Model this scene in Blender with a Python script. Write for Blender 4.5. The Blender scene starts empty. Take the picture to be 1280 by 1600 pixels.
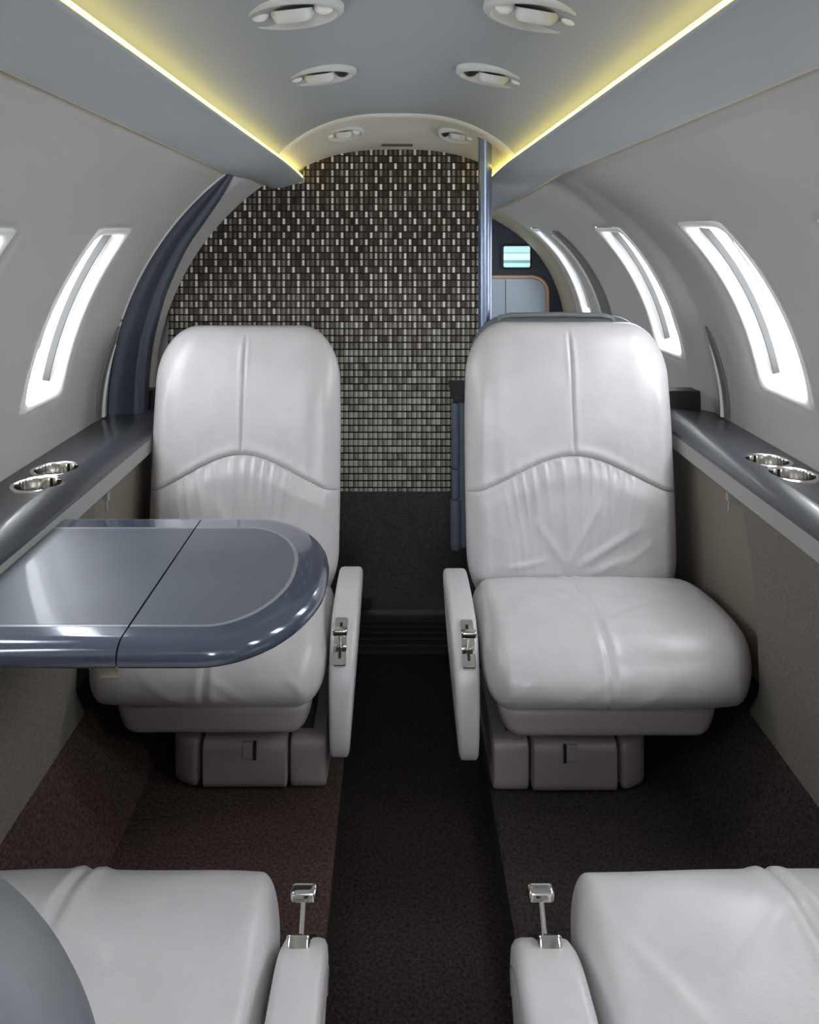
import bpy, bmesh, math
from mathutils import Vector, noise

sc = bpy.context.scene
COL = sc.collection

# ------------------------------------------------------------------ camera, world, exposure
EYE = 1.25
cam_d = bpy.data.cameras.new('camera')
cam = bpy.data.objects.new('camera', cam_d)
COL.objects.link(cam)
cam.location = (0, 0, EYE)
cam.rotation_euler = (math.pi / 2, 0, 0)
cam_d.sensor_fit = 'HORIZONTAL'
cam_d.sensor_width = 36
cam_d.lens = 36 * 1250 / 1280
cam_d.shift_x = 20 / 1280
cam_d.shift_y = -440 / 1280
cam_d.clip_start = 0.02
sc.camera = cam

world = bpy.data.worlds.new('world')
sc.world = world
world.use_nodes = True
WB = world.node_tree.nodes['Background']
WB.inputs[0].default_value = (0.93, 0.965, 1.0, 1)
WB.inputs[1].default_value = 17.0

sc.view_settings.view_transform = 'Standard'
sc.view_settings.look = 'None'
sc.view_settings.gamma = 1
sc.view_settings.use_curve_mapping = False
sc.view_settings.exposure = -0.06
LED_POWER = 5.5

# ------------------------------------------------------------------ helpers
def tag(o, label=None, cat=None, group=None, kind=None):
    if label: o['label'] = label
    if cat: o['category'] = cat
    if group: o['group'] = group
    if kind: o['kind'] = kind
    return o

def empty(name, loc):
    o = bpy.data.objects.new(name, None)
    o.empty_display_size = 0.05
    COL.objects.link(o)
    o.location = loc
    return o

def obj(name, bm, mats, parent=None, smooth=True, loc=None, recalc=True):
    """Geometry is given in world space; it is stored relative to the parent (or loc)."""
    org = Vector(parent_world(parent)) if parent else Vector(loc or (0, 0, 0))
    if recalc:
        bmesh.ops.recalc_face_normals(bm, faces=bm.faces[:])
    for v in bm.verts:
        v.co -= org
    me = bpy.data.meshes.new(name)
    bm.to_mesh(me)
    bm.free()
    if not isinstance(mats, (list, tuple)): mats = [mats]
    for m in mats: me.materials.append(m)
    if smooth:
        for p in me.polygons: p.use_smooth = True
        if smooth != 'full':
            try: me.set_sharp_from_angle(angle=math.radians(38))
            except Exception: pass
    o = bpy.data.objects.new(name, me)
    COL.objects.link(o)
    if parent: o.parent = parent
    elif loc: o.location = loc
    return o

def parent_world(p):
    l = Vector((0, 0, 0))
    while p is not None:
        l += p.location
        p = p.parent
    return l

def struct(name, bm, mats, smooth=True, parent=None, recalc=True, label=None):
    o = obj(name, bm, mats, parent, smooth, recalc=recalc)
    if not parent: o['kind'] = 'structure'
    if label: o['label'] = label
    return o

def lerp(a, b, t): return a + (b - a) * t
def clamp(x, a=0.0, b=1.0): return max(a, min(b, x))
def sstep(a, b, x):
    t = clamp((x - a) / (b - a)); return t * t * (3 - 2 * t)

def grid_bm(bm, rows, close=False, skip=None, mat=0):
    """rows: list of lists of points -> quads."""
    vs = [[bm.verts.new(p) for p in r] for r in rows]
    n = len(rows[0])
    for i in range(len(rows) - 1):
        for j in range(n if close else n - 1):
            if skip and skip(i, j): continue
            k = (j + 1) % n
            f = bm.faces.new((vs[i][j], vs[i][k], vs[i + 1][k], vs[i + 1][j]))
            f.material_index = mat
    return vs

def spaced(n, e=0.6):
    out = []
    for i in range(n + 1):
        t = -1 + 2 * i / n
        out.append(lerp(t, math.sin(t * math.pi / 2), e))
    return out

def rbox(c, h, r, n=(24, 12, 24), warp=None, bm=None):
    """rounded box, centre c, half extents h, radii r (3-vectors); warp(p_local, normal)->p_local"""
    new = bm is None
    if new: bm = bmesh.new()
    r = [min(r[i], h[i] * 0.999) for i in range(3)]
    S = [spaced(n[i]) for i in range(3)]
    tmp = bmesh.new()
    def P(p):
        q = [max(-(h[i] - r[i]), min(h[i] - r[i], p[i] * h[i])) for i in range(3)]
        d = Vector([(p[i] * h[i] - q[i]) / r[i] for i in range(3)])
        if d.length > 1e-9: d.normalize()
        pos = Vector([q[i] + r[i] * d[i] for i in range(3)])
        nn = Vector([d[i] / r[i] for i in range(3)])
        if nn.length > 0: nn.normalize()
        if warp: pos = warp(pos, nn)
        return pos + Vector(c)
    for a in range(3):
        b, d = (a + 1) % 3, (a + 2) % 3
        for s in (-1, 1):
            rows = []
            for u in S[b]:
                row = []
                for v in S[d]:
                    p = [0, 0, 0]; p[a] = s; p[b] = u; p[d] = v
                    row.append(P(p))
                rows.append(row)
            if s < 0: rows.reverse()
            grid_bm(tmp, rows)
    bmesh.ops.remove_doubles(tmp, verts=tmp.verts[:], dist=1e-5)
    me = bpy.data.meshes.new('t'); tmp.to_mesh(me); tmp.free()
    bm.from_mesh(me); bpy.data.meshes.remove(me)
    return bm

def box(bm, x0, x1, y0, y1, z0, z1, mat=0, bev=0.0):
    t = bmesh.new()
    vs = [t.verts.new((x, y, z)) for x in (x0, x1) for y in (y0, y1) for z in (z0, z1)]
    for f in ((0, 1, 3, 2), (4, 6, 7, 5), (0, 4, 5, 1), (2, 3, 7, 6), (0, 2, 6, 4), (1, 5, 7, 3)):
        t.faces.new([vs[i] for i in f])
    bmesh.ops.recalc_face_normals(t, faces=t.faces[:])
    if bev > 0:
        bmesh.ops.bevel(t, geom=t.edges[:], offset=bev, segments=3, profile=0.7, affect='EDGES')
    for f in t.faces: f.material_index = mat
    me = bpy.data.meshes.new('t'); t.to_mesh(me); t.free()
    bm.from_mesh(me); bpy.data.meshes.remove(me)
    return bm

def tube(bm, pts, rad, n=10, caps=True, up=Vector((0, 0, 1))):
    pts = [Vector(p) for p in pts]
    rows = []
    for i, p in enumerate(pts):
        a = pts[max(i - 1, 0)]; b = pts[min(i + 1, len(pts) - 1)]
        t = (b - a).normalized()
        u = up if abs(t.dot(up)) < 0.95 else Vector((1, 0, 0))
        s = t.cross(u).normalized(); w = s.cross(t).normalized()
        rr = rad(i) if callable(rad) else rad
        rows.append([p + s * rr * math.cos(2 * math.pi * k / n) + w * rr * math.sin(2 * math.pi * k / n) for k in range(n)])
    vs = grid_bm(bm, rows, close=True)
    if caps:
        bm.faces.new(vs[0]); bm.faces.new(list(reversed(vs[-1])))
    return bm

def lathe(bm, c, prof, axis=Vector((0, 0, 1)), n=40, sx=1.0):
    """prof: (radius, height) along axis."""
    axis = axis.normalized()
    u = Vector((0, 1, 0)) if abs(axis.y) < 0.9 else Vector((0, 0, 1))
    s = axis.cross(u).normalized(); w = s.cross(axis).normalized()
    rows = []
    for r, z in prof:
        rows.append([Vector(c) + axis * z + (s * math.cos(2 * math.pi * k / n) * sx + w * math.sin(2 * math.pi * k / n)) * max(r, 1e-4) for k in range(n)])
    vs = grid_bm(bm, rows, close=True)
    if prof[0][0] < 1e-3: pass
    return bm

def offset_poly(pts, d):
    """inset a CCW 2D polygon by d"""
    n = len(pts); out = []
    for i in range(n):
        a = Vector(pts[i - 1]); b = Vector(pts[i]); c = Vector(pts[(i + 1) % n])
        t = (c - a)
        if t.length < 1e-9: out.append(tuple(b)); continue
        t.normalize()
        out.append((b.x - t.y * d, b.y + t.x * d))
    return out

def slab(bm, poly, layers, place):
    """poly: CCW 2D outline; layers: list of (w, inset); place(u,v,w)->3D. Closed with n-gons."""
    rows = []
    for w, ins in layers:
        q = offset_poly(poly, ins)
        rows.append([place(a, b, w) for a, b in q])
    vs = grid_bm(bm, rows, close=True)
    bm.faces.new(list(reversed(vs[0]))); bm.faces.new(vs[-1])
    return bm

# ------------------------------------------------------------------ materials
def mat(name, col, rough=0.5, metal=0.0, coat=0.0, spec=0.5, bump=None, var=None, sheen=0.0, emit=None, estr=0.0):
    m = bpy.data.materials.new(name); m.use_nodes = True
    nt = m.node_tree; b = nt.nodes['Principled BSDF']
    b.inputs['Base Color'].default_value = (*col, 1)
    b.inputs['Roughness'].default_value = rough
    b.inputs['Metallic'].default_value = metal
    b.inputs['Coat Weight'].default_value = coat
    b.inputs['Coat Roughness'].default_value = 0.06
    b.inputs['Specular IOR Level'].default_value = spec
    b.inputs['Sheen Weight'].default_value = sheen
    if emit:
        b.inputs['Emission Color'].default_value = (*emit, 1)
        b.inputs['Emission Strength'].default_value = estr
    tc = nt.nodes.new('ShaderNodeTexCoord')
    if var:                                   # (scale, amount, detail)
        nz = nt.nodes.new('ShaderNodeTexNoise'); nz.inputs['Scale'].default_value = var[0]
        nz.inputs['Detail'].default_value = var[2]
        nt.links.new(tc.outputs['Object'], nz.inputs['Vector'])
        cr = nt.nodes.new('ShaderNodeValToRGB')
        cr.color_ramp.elements[0].position = 0.3; cr.color_ramp.elements[1].position = 0.7
        a = var[1]
        cr.color_ramp.elements[0].color = (*[c * (1 - a) for c in col], 1)
        cr.color_ramp.elements[1].color = (*[min(1, c * (1 + a)) for c in col], 1)
        nt.links.new(nz.outputs['Fac'], cr.inputs['Fac'])
        nt.links.new(cr.outputs['Color'], b.inputs['Base Color'])
    if bump:                                  # list of (scale, distance, detail, stretch)
        last = None
        for s, d, det, st in bump:
            mp = nt.nodes.new('ShaderNodeMapping'); mp.inputs['Scale'].default_value = st
            nt.links.new(tc.outputs['Object'], mp.inputs['Vector'])
            nz = nt.nodes.new('ShaderNodeTexNoise'); nz.inputs['Scale'].default_value = s
            nz.inputs['Detail'].default_value = det
            nt.links.new(mp.outputs['Vector'], nz.inputs['Vector'])
            bp = nt.nodes.new('ShaderNodeBump'); bp.inputs['Distance'].default_value = d
            bp.inputs['Strength'].default_value = 1.0
            nt.links.new(nz.outputs['Fac'], bp.inputs['Height'])
            if last: nt.links.new(last.outputs['Normal'], bp.inputs['Normal'])
            last = bp
        nt.links.new(last.outputs['Normal'], b.inputs['Normal'])
    return m

ONE = (1, 1, 1)
M = {}
M['leather'] = mat('leather', (0.575, 0.548, 0.558), 0.30, bump=[(420, 0.0003, 2, ONE), (9, 0.004, 3, ONE)], var=(14, 0.04, 3), spec=0.5)
M['leather_base'] = mat('leather_base', (0.31, 0.27, 0.265), 0.45, bump=[(300, 0.0003, 2, ONE)])
M['piping'] = mat('piping', (0.30, 0.275, 0.28), 0.5)
M['stitch_light'] = mat('stitch_light', (0.66, 0.62, 0.62), 0.35)
M['wall'] = mat('wall_liner', (0.50, 0.475, 0.465), 0.55, bump=[(60, 0.0002, 2, ONE)])
M['ceiling'] = mat('ceiling_liner', (0.37, 0.405, 0.46), 0.5)
M['soffit'] = mat('soffit_liner', (0.38, 0.41, 0.43), 0.5)
M['cream'] = mat('cream_trim', (0.66, 0.65, 0.61), 0.45)
M['reveal'] = mat('window_reveal', (0.85, 0.85, 0.84), 0.5)
M['sash'] = mat('window_sash', (0.035, 0.034, 0.034), 0.6)
M['slot_grey'] = mat('slot_grey', (0.16, 0.155, 0.15), 0.5)
M['slate'] = mat('slate_lacquer', (0.15, 0.18, 0.235), 0.35, coat=0.3)
M['lacquer'] = mat('blue_lacquer', (0.050, 0.064, 0.095), 0.45, coat=0.25, var=(3, 0.1, 2))
M['ledge'] = mat('ledge_lacquer', (0.042, 0.044, 0.053), 0.34, coat=0.2, var=(120, 0.15, 3))
M['table'] = mat('table_lacquer', (0.085, 0.105, 0.15), 0.14, metal=0.25, coat=0.8)
M['table_panel'] = mat('table_panel', (0.105, 0.118, 0.14), 0.36, metal=0.1, coat=0.15, var=(7, 0.12, 5), bump=[(500, 0.0001, 2, (1, 6, 1))])
M['inlay'] = mat('inlay_metal', (0.36, 0.38, 0.41), 0.35, metal=0.5)
M['chrome'] = mat('chrome', (0.80, 0.78, 0.75), 0.12, metal=1.0)
M['brass'] = mat('pale_brass', (0.62, 0.58, 0.45), 0.25, metal=0.8)
M['black'] = mat('black_plastic', (0.012, 0.012, 0.014), 0.45)
M['dark'] = mat('dark_recess', (0.02, 0.019, 0.02), 0.8)
M['trimband'] = mat('pale_trim_band', (0.34, 0.35, 0.33), 0.5)
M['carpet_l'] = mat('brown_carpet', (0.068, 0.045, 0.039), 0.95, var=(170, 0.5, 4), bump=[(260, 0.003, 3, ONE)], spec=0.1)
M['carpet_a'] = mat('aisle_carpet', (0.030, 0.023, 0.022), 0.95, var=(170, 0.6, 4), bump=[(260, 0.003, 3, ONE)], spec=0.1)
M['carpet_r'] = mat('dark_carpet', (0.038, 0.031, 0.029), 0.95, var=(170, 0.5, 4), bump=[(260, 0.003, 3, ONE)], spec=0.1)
M['side_panel'] = mat('taupe_side_panel', (0.17, 0.153, 0.128), 0.85, var=(320, 0.28, 2), bump=[(420, 0.0015, 2, ONE)])
M['side_recess'] = mat('beige_side_panel', (0.20, 0.172, 0.14), 0.7, bump=[(300, 0.0003, 2, ONE)])
M['low_panel'] = mat('charcoal_carpet_panel', (0.085, 0.083, 0.088), 0.95, var=(220, 0.35, 3), bump=[(300, 0.001, 2, ONE)])
M['pole'] = mat('pole_metal', (0.20, 0.24, 0.33), 0.28, metal=0.75)
M['plastic'] = mat('vent_plastic', (0.56, 0.58, 0.59), 0.4)
M['lens'] = mat('clear_lens', (0.75, 0.76, 0.77), 0.15)
M['shell'] = mat('seat_shell', (0.17, 0.18, 0.20), 0.45)
M['frontshell'] = mat('grey_shell_leather', (0.19, 0.20, 0.225), 0.5)
M['led'] = mat('led_strip', (1, 0.9, 0.5), 0.5, emit=(1.0, 0.78, 0.14), estr=LED_POWER)
M['cove'] = mat('cove_glow', (0.62, 0.58, 0.38), 0.5, emit=(1.0, 0.85, 0.4), estr=0.10)
M['skin'] = mat('outer_skin', (0.25, 0.25, 0.25), 0.8)
M['navy'] = mat('navy_bulkhead', (0.022, 0.03, 0.05), 0.5)
M['doorblue'] = mat('pale_blue_door', (0.42, 0.50, 0.58), 0.5)
M['copper'] = mat('copper_edge', (0.55, 0.36, 0.25), 0.35, metal=0.5)
M['tan'] = mat('tan_frame', (0.36, 0.32, 0.24), 0.5)

gl = bpy.data.materials.new('window_glass'); gl.use_nodes = True
nt = gl.node_tree; nt.nodes.clear()
go = nt.nodes.new('ShaderNodeOutputMaterial'); gm = nt.nodes.new('ShaderNodeMixShader')
gt = nt.nodes.new('ShaderNodeBsdfTransparent'); gg = nt.nodes.new('ShaderNodeBsdfGlossy')
gg.inputs['Roughness'].default_value = 0.03; gm.inputs[0].default_value = 0.06
gt.inputs[0].default_value = (0.95, 0.96, 0.96, 1)
nt.links.new(gt.outputs[0], gm.inputs[1]); nt.links.new(gg.outputs[0], gm.inputs[2]); nt.links.new(gm.outputs[0], go.inputs[0])
M['glass'] = gl

def woven_material():
    """small rectangular tiles in rows: pale, mid and brown with dark gaps"""
    m = bpy.data.materials.new('woven_tiles'); m.use_nodes = True
    nt = m.node_tree; b = nt.nodes['Principled BSDF']
    N = nt.nodes.new; L = nt.links.new
    tc = N('ShaderNodeTexCoord'); sp = N('ShaderNodeSeparateXYZ'); L(tc.outputs['Object'], sp.inputs[0])
    def math_(op, a, c=None, clampv=False):
        n = N('ShaderNodeMath'); n.operation = op; n.use_clamp = clampv
        for i, v in enumerate((a, c)):
            if v is None: continue
            if isinstance(v, (int, float)): n.inputs[i].default_value = v
            else: L(v, n.inputs[i])
        return n.outputs[0]
    row = math_('DIVIDE', sp.outputs['Z'], 0.0222)
    ri = math_('FLOOR', row); rf = math_('FRACT', row)
    colx = math_('ADD', math_('DIVIDE', sp.outputs['X'], 0.0078), 400.0)
    ci = math_('FLOOR', colx); cf = math_('FRACT', colx)
    cb = N('ShaderNodeCombineXYZ'); L(ci, cb.inputs[0]); L(ri, cb.inputs[1])
    wn = N('ShaderNodeTexWhiteNoise'); wn.noise_dimensions = '2D'; L(cb.outputs[0], wn.inputs[0])
    wr = N('ShaderNodeTexWhiteNoise'); wr.noise_dimensions = '1D'; L(ri, wr.inputs['W'])
    shift = math_('MULTIPLY', math_('FLOOR', math_('MULTIPLY', wr.outputs['Value'], 3.0)), 2.0)
    par = math_('MODULO', ci, 2.0)
    tri = math_('MODULO', math_('ADD', ci, shift), 6.0)
    istri = math_('LESS_THAN', math_('ABSOLUTE', math_('SUBTRACT', tri, 1.0)), 0.5)
    cell = math_('FLOOR', math_('DIVIDE', colx, 2.0))
    cc = N('ShaderNodeCombineXYZ'); L(cell, cc.inputs[0]); L(ri, cc.inputs[1])
    wc = N('ShaderNodeTexWhiteNoise'); wc.noise_dimensions = '2D'; L(cc.outputs[0], wc.inputs[0])
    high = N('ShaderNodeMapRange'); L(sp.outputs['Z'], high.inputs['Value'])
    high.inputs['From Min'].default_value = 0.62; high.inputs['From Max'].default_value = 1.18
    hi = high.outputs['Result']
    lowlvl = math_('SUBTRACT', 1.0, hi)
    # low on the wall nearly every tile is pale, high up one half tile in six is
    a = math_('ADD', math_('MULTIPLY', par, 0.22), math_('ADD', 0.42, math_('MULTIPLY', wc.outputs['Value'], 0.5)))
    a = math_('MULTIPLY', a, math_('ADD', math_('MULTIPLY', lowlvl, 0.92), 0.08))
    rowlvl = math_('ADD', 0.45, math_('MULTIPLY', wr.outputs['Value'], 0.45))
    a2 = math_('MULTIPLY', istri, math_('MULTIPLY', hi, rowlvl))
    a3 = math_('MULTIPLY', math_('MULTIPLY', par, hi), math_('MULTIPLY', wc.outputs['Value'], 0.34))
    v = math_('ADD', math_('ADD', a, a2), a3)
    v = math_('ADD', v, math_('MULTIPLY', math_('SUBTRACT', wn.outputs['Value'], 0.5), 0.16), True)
    cr = N('ShaderNodeValToRGB'); L(v, cr.inputs['Fac'])
    e = cr.color_ramp.elements
    e[0].position = 0.0; e[0].color = (0.030, 0.020, 0.017, 1)
    e[1].position = 1.0; e[1].color = (0.80, 0.79, 0.70, 1)
    k = e.new(0.3); k.color = (0.12, 0.097, 0.082, 1)
    k = e.new(0.65); k.color = (0.42, 0.40, 0.34, 1)
    # gaps
    g1 = math_('LESS_THAN', rf, 0.20)
    pairf = math_('FRACT', math_('DIVIDE', colx, 2.0))
    g2 = math_('LESS_THAN', pairf, 0.13)
    g3 = math_('MULTIPLY', math_('LESS_THAN', cf, 0.10), 0.25)
    gap = math_('MAXIMUM', math_('MAXIMUM', g1, g2), g3)
    mx = N('ShaderNodeMix'); mx.data_type = 'RGBA'
    L(gap, mx.inputs['Factor']); L(cr.outputs['Color'], mx.inputs['A']); mx.inputs['B'].default_value = (0.014, 0.011, 0.010, 1)
    L(mx.outputs['Result'], b.inputs['Base Color'])
    b.inputs['Roughness'].default_value = 0.7; b.inputs['Specular IOR Level'].default_value = 0.2
    bp = N('ShaderNodeBump'); bp.inputs['Distance'].default_value = 0.001; bp.inputs['Strength'].default_value = 0.5
    L(math_('SUBTRACT', 1.0, gap), bp.inputs['Height']); L(bp.outputs['Normal'], b.inputs['Normal'])
    return m
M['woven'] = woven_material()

# ------------------------------------------------------------------ cabin cross sections (h = height above the eye)
ZC = -0.53
def R_(y):
    if y < 2.30: return 0.873
    if y < 2.36: return lerp(0.873, 0.842, sstep(2.30, 2.36, y))
    if y < 2.60: return lerp(0.842, 0.822, (y - 2.36) / 0.24)
    return lerp(0.822, 0.805, (y - 2.6) / 1.3)

def h_out(y):                                    # outer edge of the soffit
    h = 0.203 - 0.016 * y
    if y > 2.3: h = lerp(0.203 - 0.016 * 2.3, 0.103, clamp((y - 2.3) / 1.0))
    return h
def h_lip(y):
    h = 0.213 - 0.0145 * y
    if y > 2.1: h -= 0.035 * sstep(2.1, 3.4, y)
    return h
def h_top(y):
    return lerp(0.322, 0.268, sstep(2.2, 2.6, y)) - 0.02 * clamp((y - 2.6) / 1.3)

def circ(y, h, off=0.0):
    R = R_(y) + off
    return math.sqrt(max(0.02, R * R - (h - ZC) ** 2))

def side_x(side, y, h, off=0.0):
    """X of the liner at height h; off moves it outwards along the radius"""
    R = R_(y)
    ang = math.asin(clamp((h - ZC) / R, -0.99, 0.99))
    x = (R + off) * math.cos(ang); hh = ZC + (R + off) * math.sin(ang)
    t = clamp((h - ZC) / 0.70)
    if side < 0: c = 0.045
    else:
        ho = h_out(y)
        t = clamp((h - ZC) / (ho - ZC))
        want = 0.474 if y < 2.2 else lerp(0.474, 0.45, clamp((y - 2.2) / 1.1))
        ctop = want - math.sqrt(R * R - (ho - ZC) ** 2)
        c = lerp(0.045, ctop, t ** 5)
    return c + side * x, hh

def S(side, y, h, off=0.0):
    x, hh = side_x(side, y, h, off)
    return Vector((x, y, EYE + hh))

Y0, YE = -1.5, 3.9
LEDGE_H = -0.53
# windows: side, y0, y1, h0(bottom), h1(top)
WIN = []
for a, b in ((1.745, 1.945), (1.155, 1.355), (0.565, 0.765)):
    WIN.append((-1, a, b, -0.395, -0.005))
for a, b in ((1.745, 1.985), (1.11, 1.33), (0.52, 0.74)):
    WIN.append((1, a, b, -0.385, 0.012))
WIN.append((-1, 2.95, 3.45, -0.395, -0.005))  # hidden behind the partition, added to bring daylight into the far section
WIN.append((1, 2.42, 2.62, -0.385, 0.0))
WIN.append((1, 3.44, 3.60, -0.38, 0.0))

def frange(a, b, n): return [a + (b - a) * i / n for i in range(n + 1)]

def build_wall(side, yend, name, off, material):
    ys = set(round(v, 5) for v in frange(Y0, 2.28, 40))
    ys |= set(round(v, 5) for v in frange(2.29, 2.38, 8))
    ys |= set(round(v, 5) for v in frange(2.4, 3.9, 18))
    wins = [w for w in WIN if w[0] == side and w[1] < yend]
    for w in wins:
        ys = set(y for y in ys if not (w[1] - 0.015 < y < w[1] + 0.015 or w[2] - 0.015 < y < w[2] + 0.015))
        ys |= {w[1], w[2]}
    ys = sorted(y for y in ys if y <= yend)
    if ys[-1] < yend: ys.append(yend)
    hb, ht = wins[0][3], wins[0][4]
    ts = frange(-0.60, hb, 6) + frange(hb, ht, 16)[1:]
    n = 8
    rows = []
    for y in ys:
        top = h_out(y)
        hs = ts + [lerp(ht, top, i / n) for i in range(1, n + 1)]
        rows.append([S(side, y, h, off) for h in hs])
    nb = 6; nt_ = nb + 16
    def skip(i, j):
        if not (nb <= j < nt_): return False
        yc = (ys[i] + ys[i + 1]) / 2
        return any(w[1] < yc < w[2] for w in wins)
    bm = bmesh.new()
    grid_bm(bm, rows, skip=skip)
    return bm

wl = struct('wall_left', build_wall(-1, 3.9, 'wall_left', 0, None), M['wall'], recalc=False, smooth='full')
wr_ = struct('wall_right', build_wall(1, 3.9, 'wall_right', 0, None), M['wall'], recalc=False, smooth='full')
for o in (wl, wr_):
    md = o.modifiers.new('solid', 'SOLIDIFY'); md.thickness = 0.004
    md.offset = 1 if o is wl else -1

# soffits: from the wall groove to the lip of the light strip
def soffit_pts(side, y):
    ho = h_out(y); hl = h_lip(y)
    xo, _ = side_x(side, y, ho)
    g = 0.0
    xl = side * 0.300
    pts = []
    out = (xo, ho)
    a = (xo - side * 0.006, ho - 0.004)
    m1 = (lerp(xo, xl, 0.15), lerp(ho, hl, 0.15) - 0.016)
    m2 = (lerp(xo, xl, 0.45), lerp(ho, hl, 0.45) - 0.019)
    m3 = (lerp(xo, xl, 0.8), lerp(ho, hl, 0.8) - 0.011)
    l0 = (xl + side * 0.006, hl - 0.003)
    l1 = (xl, hl + 0.001)
    l2 = (xl + side * 0.003, hl + 0.005)
    l3 = (xl + side * 0.03, hl + 0.005)
    ctrl = [a, m1, m2, m3, l0]
    # Catmull-Rom
    c = [a] + ctrl + [l0]
    for i in range(1, len(c) - 2):
        p0, p1, p2, p3 = c[i - 1], c[i], c[i + 1], c[i + 2]
        for k in range(5):
            t = k / 5
            q = [0.5 * (2 * p1[d] + (p2[d] - p0[d]) * t + (2 * p0[d] - 5 * p1[d] + 4 * p2[d] - p3[d]) * t * t + (-p0[d] + 3 * p1[d] - 3 * p2[d] + p3[d]) * t ** 3) for d in (0, 1)]
            pts.append(tuple(q))
    pts += [l0, l1, l2, l3]
    return [Vector((p[0], y, EYE + p[1])) for p in pts]

def ycols(yend):
    return frange(Y0, 2.1, 24) + frange(2.15, yend, 12)
for side, nm, yend in ((-1, 'trim_1', 2.58), (1, 'trim_2', 3.9)):
    bm = bmesh.new()
    grid_bm(bm, [soffit_pts(side, y) for y in ycols(yend)])
    struct(nm, bm, M['soffit'], recalc=False, smooth='full')
    # glowing yellow bead stands in for light leaking between soffit and liner
    bm = bmesh.new()
    ys = ycols(yend)
    rows = []
    for y in ys:
        x, h = side_x(side, y, h_out(y))
        c = Vector((x, y, EYE + h))
        rows.append([c + Vector((math.cos(a) * 0.0045 - side * 0.001, 0, math.sin(a) * 0.0045 - 0.002)) for a in [2 * math.pi * k / 8 for k in range(8)]])
    grid_bm(bm, rows, close=True)
    o = obj('cove_glow_bead', bm, M['cove'])
    tag(o, 'thin pale yellow bead glowing as leaked light where the %s sidewall meets the ceiling soffit' % ('left' if side < 0 else 'right'), 'trim strip')
    # LED strip
    bm = bmesh.new()
    pts = [(side * 0.3065, y, EYE + h_lip(y) + 0.0085) for y in ys]
    tube(bm, pts, 0.0042, n=8)
    o = obj('led_strip', bm, M['led'])
    tag(o, 'glowing yellow light strip running along the %s edge of the ceiling' % ('left' if side < 0 else 'right'), 'light strip')

# ceiling
def ceil_pts(y, n=40):
    e = h_lip(y) + 0.025; t = h_top(y)
    return [Vector((x, y, EYE + e + (t - e) * (1 - (abs(x) / 0.335) ** 2.7))) for x in [lerp(-0.335, 0.335, i / n) for i in range(n + 1)]]
YC = 2.2
bm = bmesh.new(); grid_bm(bm, [ceil_pts(y) for y in frange(Y0, YC, 30)])
for s in (-1, 1):       # closing sides of the cove
    grid_bm(bm, [[Vector((s * 0.335, y, EYE + h_lip(y) + 0.025)), Vector((s * 0.335, y, EYE + h_lip(y) + 0.004)), Vector((s * 0.328, y, EYE + h_lip(y) + 0.004))] for y in frange(Y0, YC, 30)])
bmesh.ops.remove_doubles(bm, verts=bm.verts[:], dist=1e-5)
struct('ceiling', bm, M['ceiling'], recalc=False)
# cream arch forward of the main ceiling, with a small step down from it
def arch_pts(y, drop=0.0):
    return [p - Vector((0, 0, drop)) for p in ceil_pts(y)]
bm = bmesh.new()
grid_bm(bm, [arch_pts(YC, -0.004), arch_pts(YC, 0.004), arch_pts(YC + 0.006, 0.009)] + [arch_pts(y, 0.009) for y in frange(YC + 0.03, 3.9, 24)])
for s in (-1, 1):
    grid_bm(bm, [[Vector((s * 0.335, y, EYE + h_lip(y) + 0.025)), Vector((s * 0.335, y, EYE + h_lip(y) + 0.0)), Vector((s * 0.328, y, EYE + h_lip(y) + 0.0))] for y in frange(YC, 3.9, 24)])
struct('trim_3', bm, M['cream'], recalc=False, label='cream arched ceiling trim in front of the woven partition')

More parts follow.
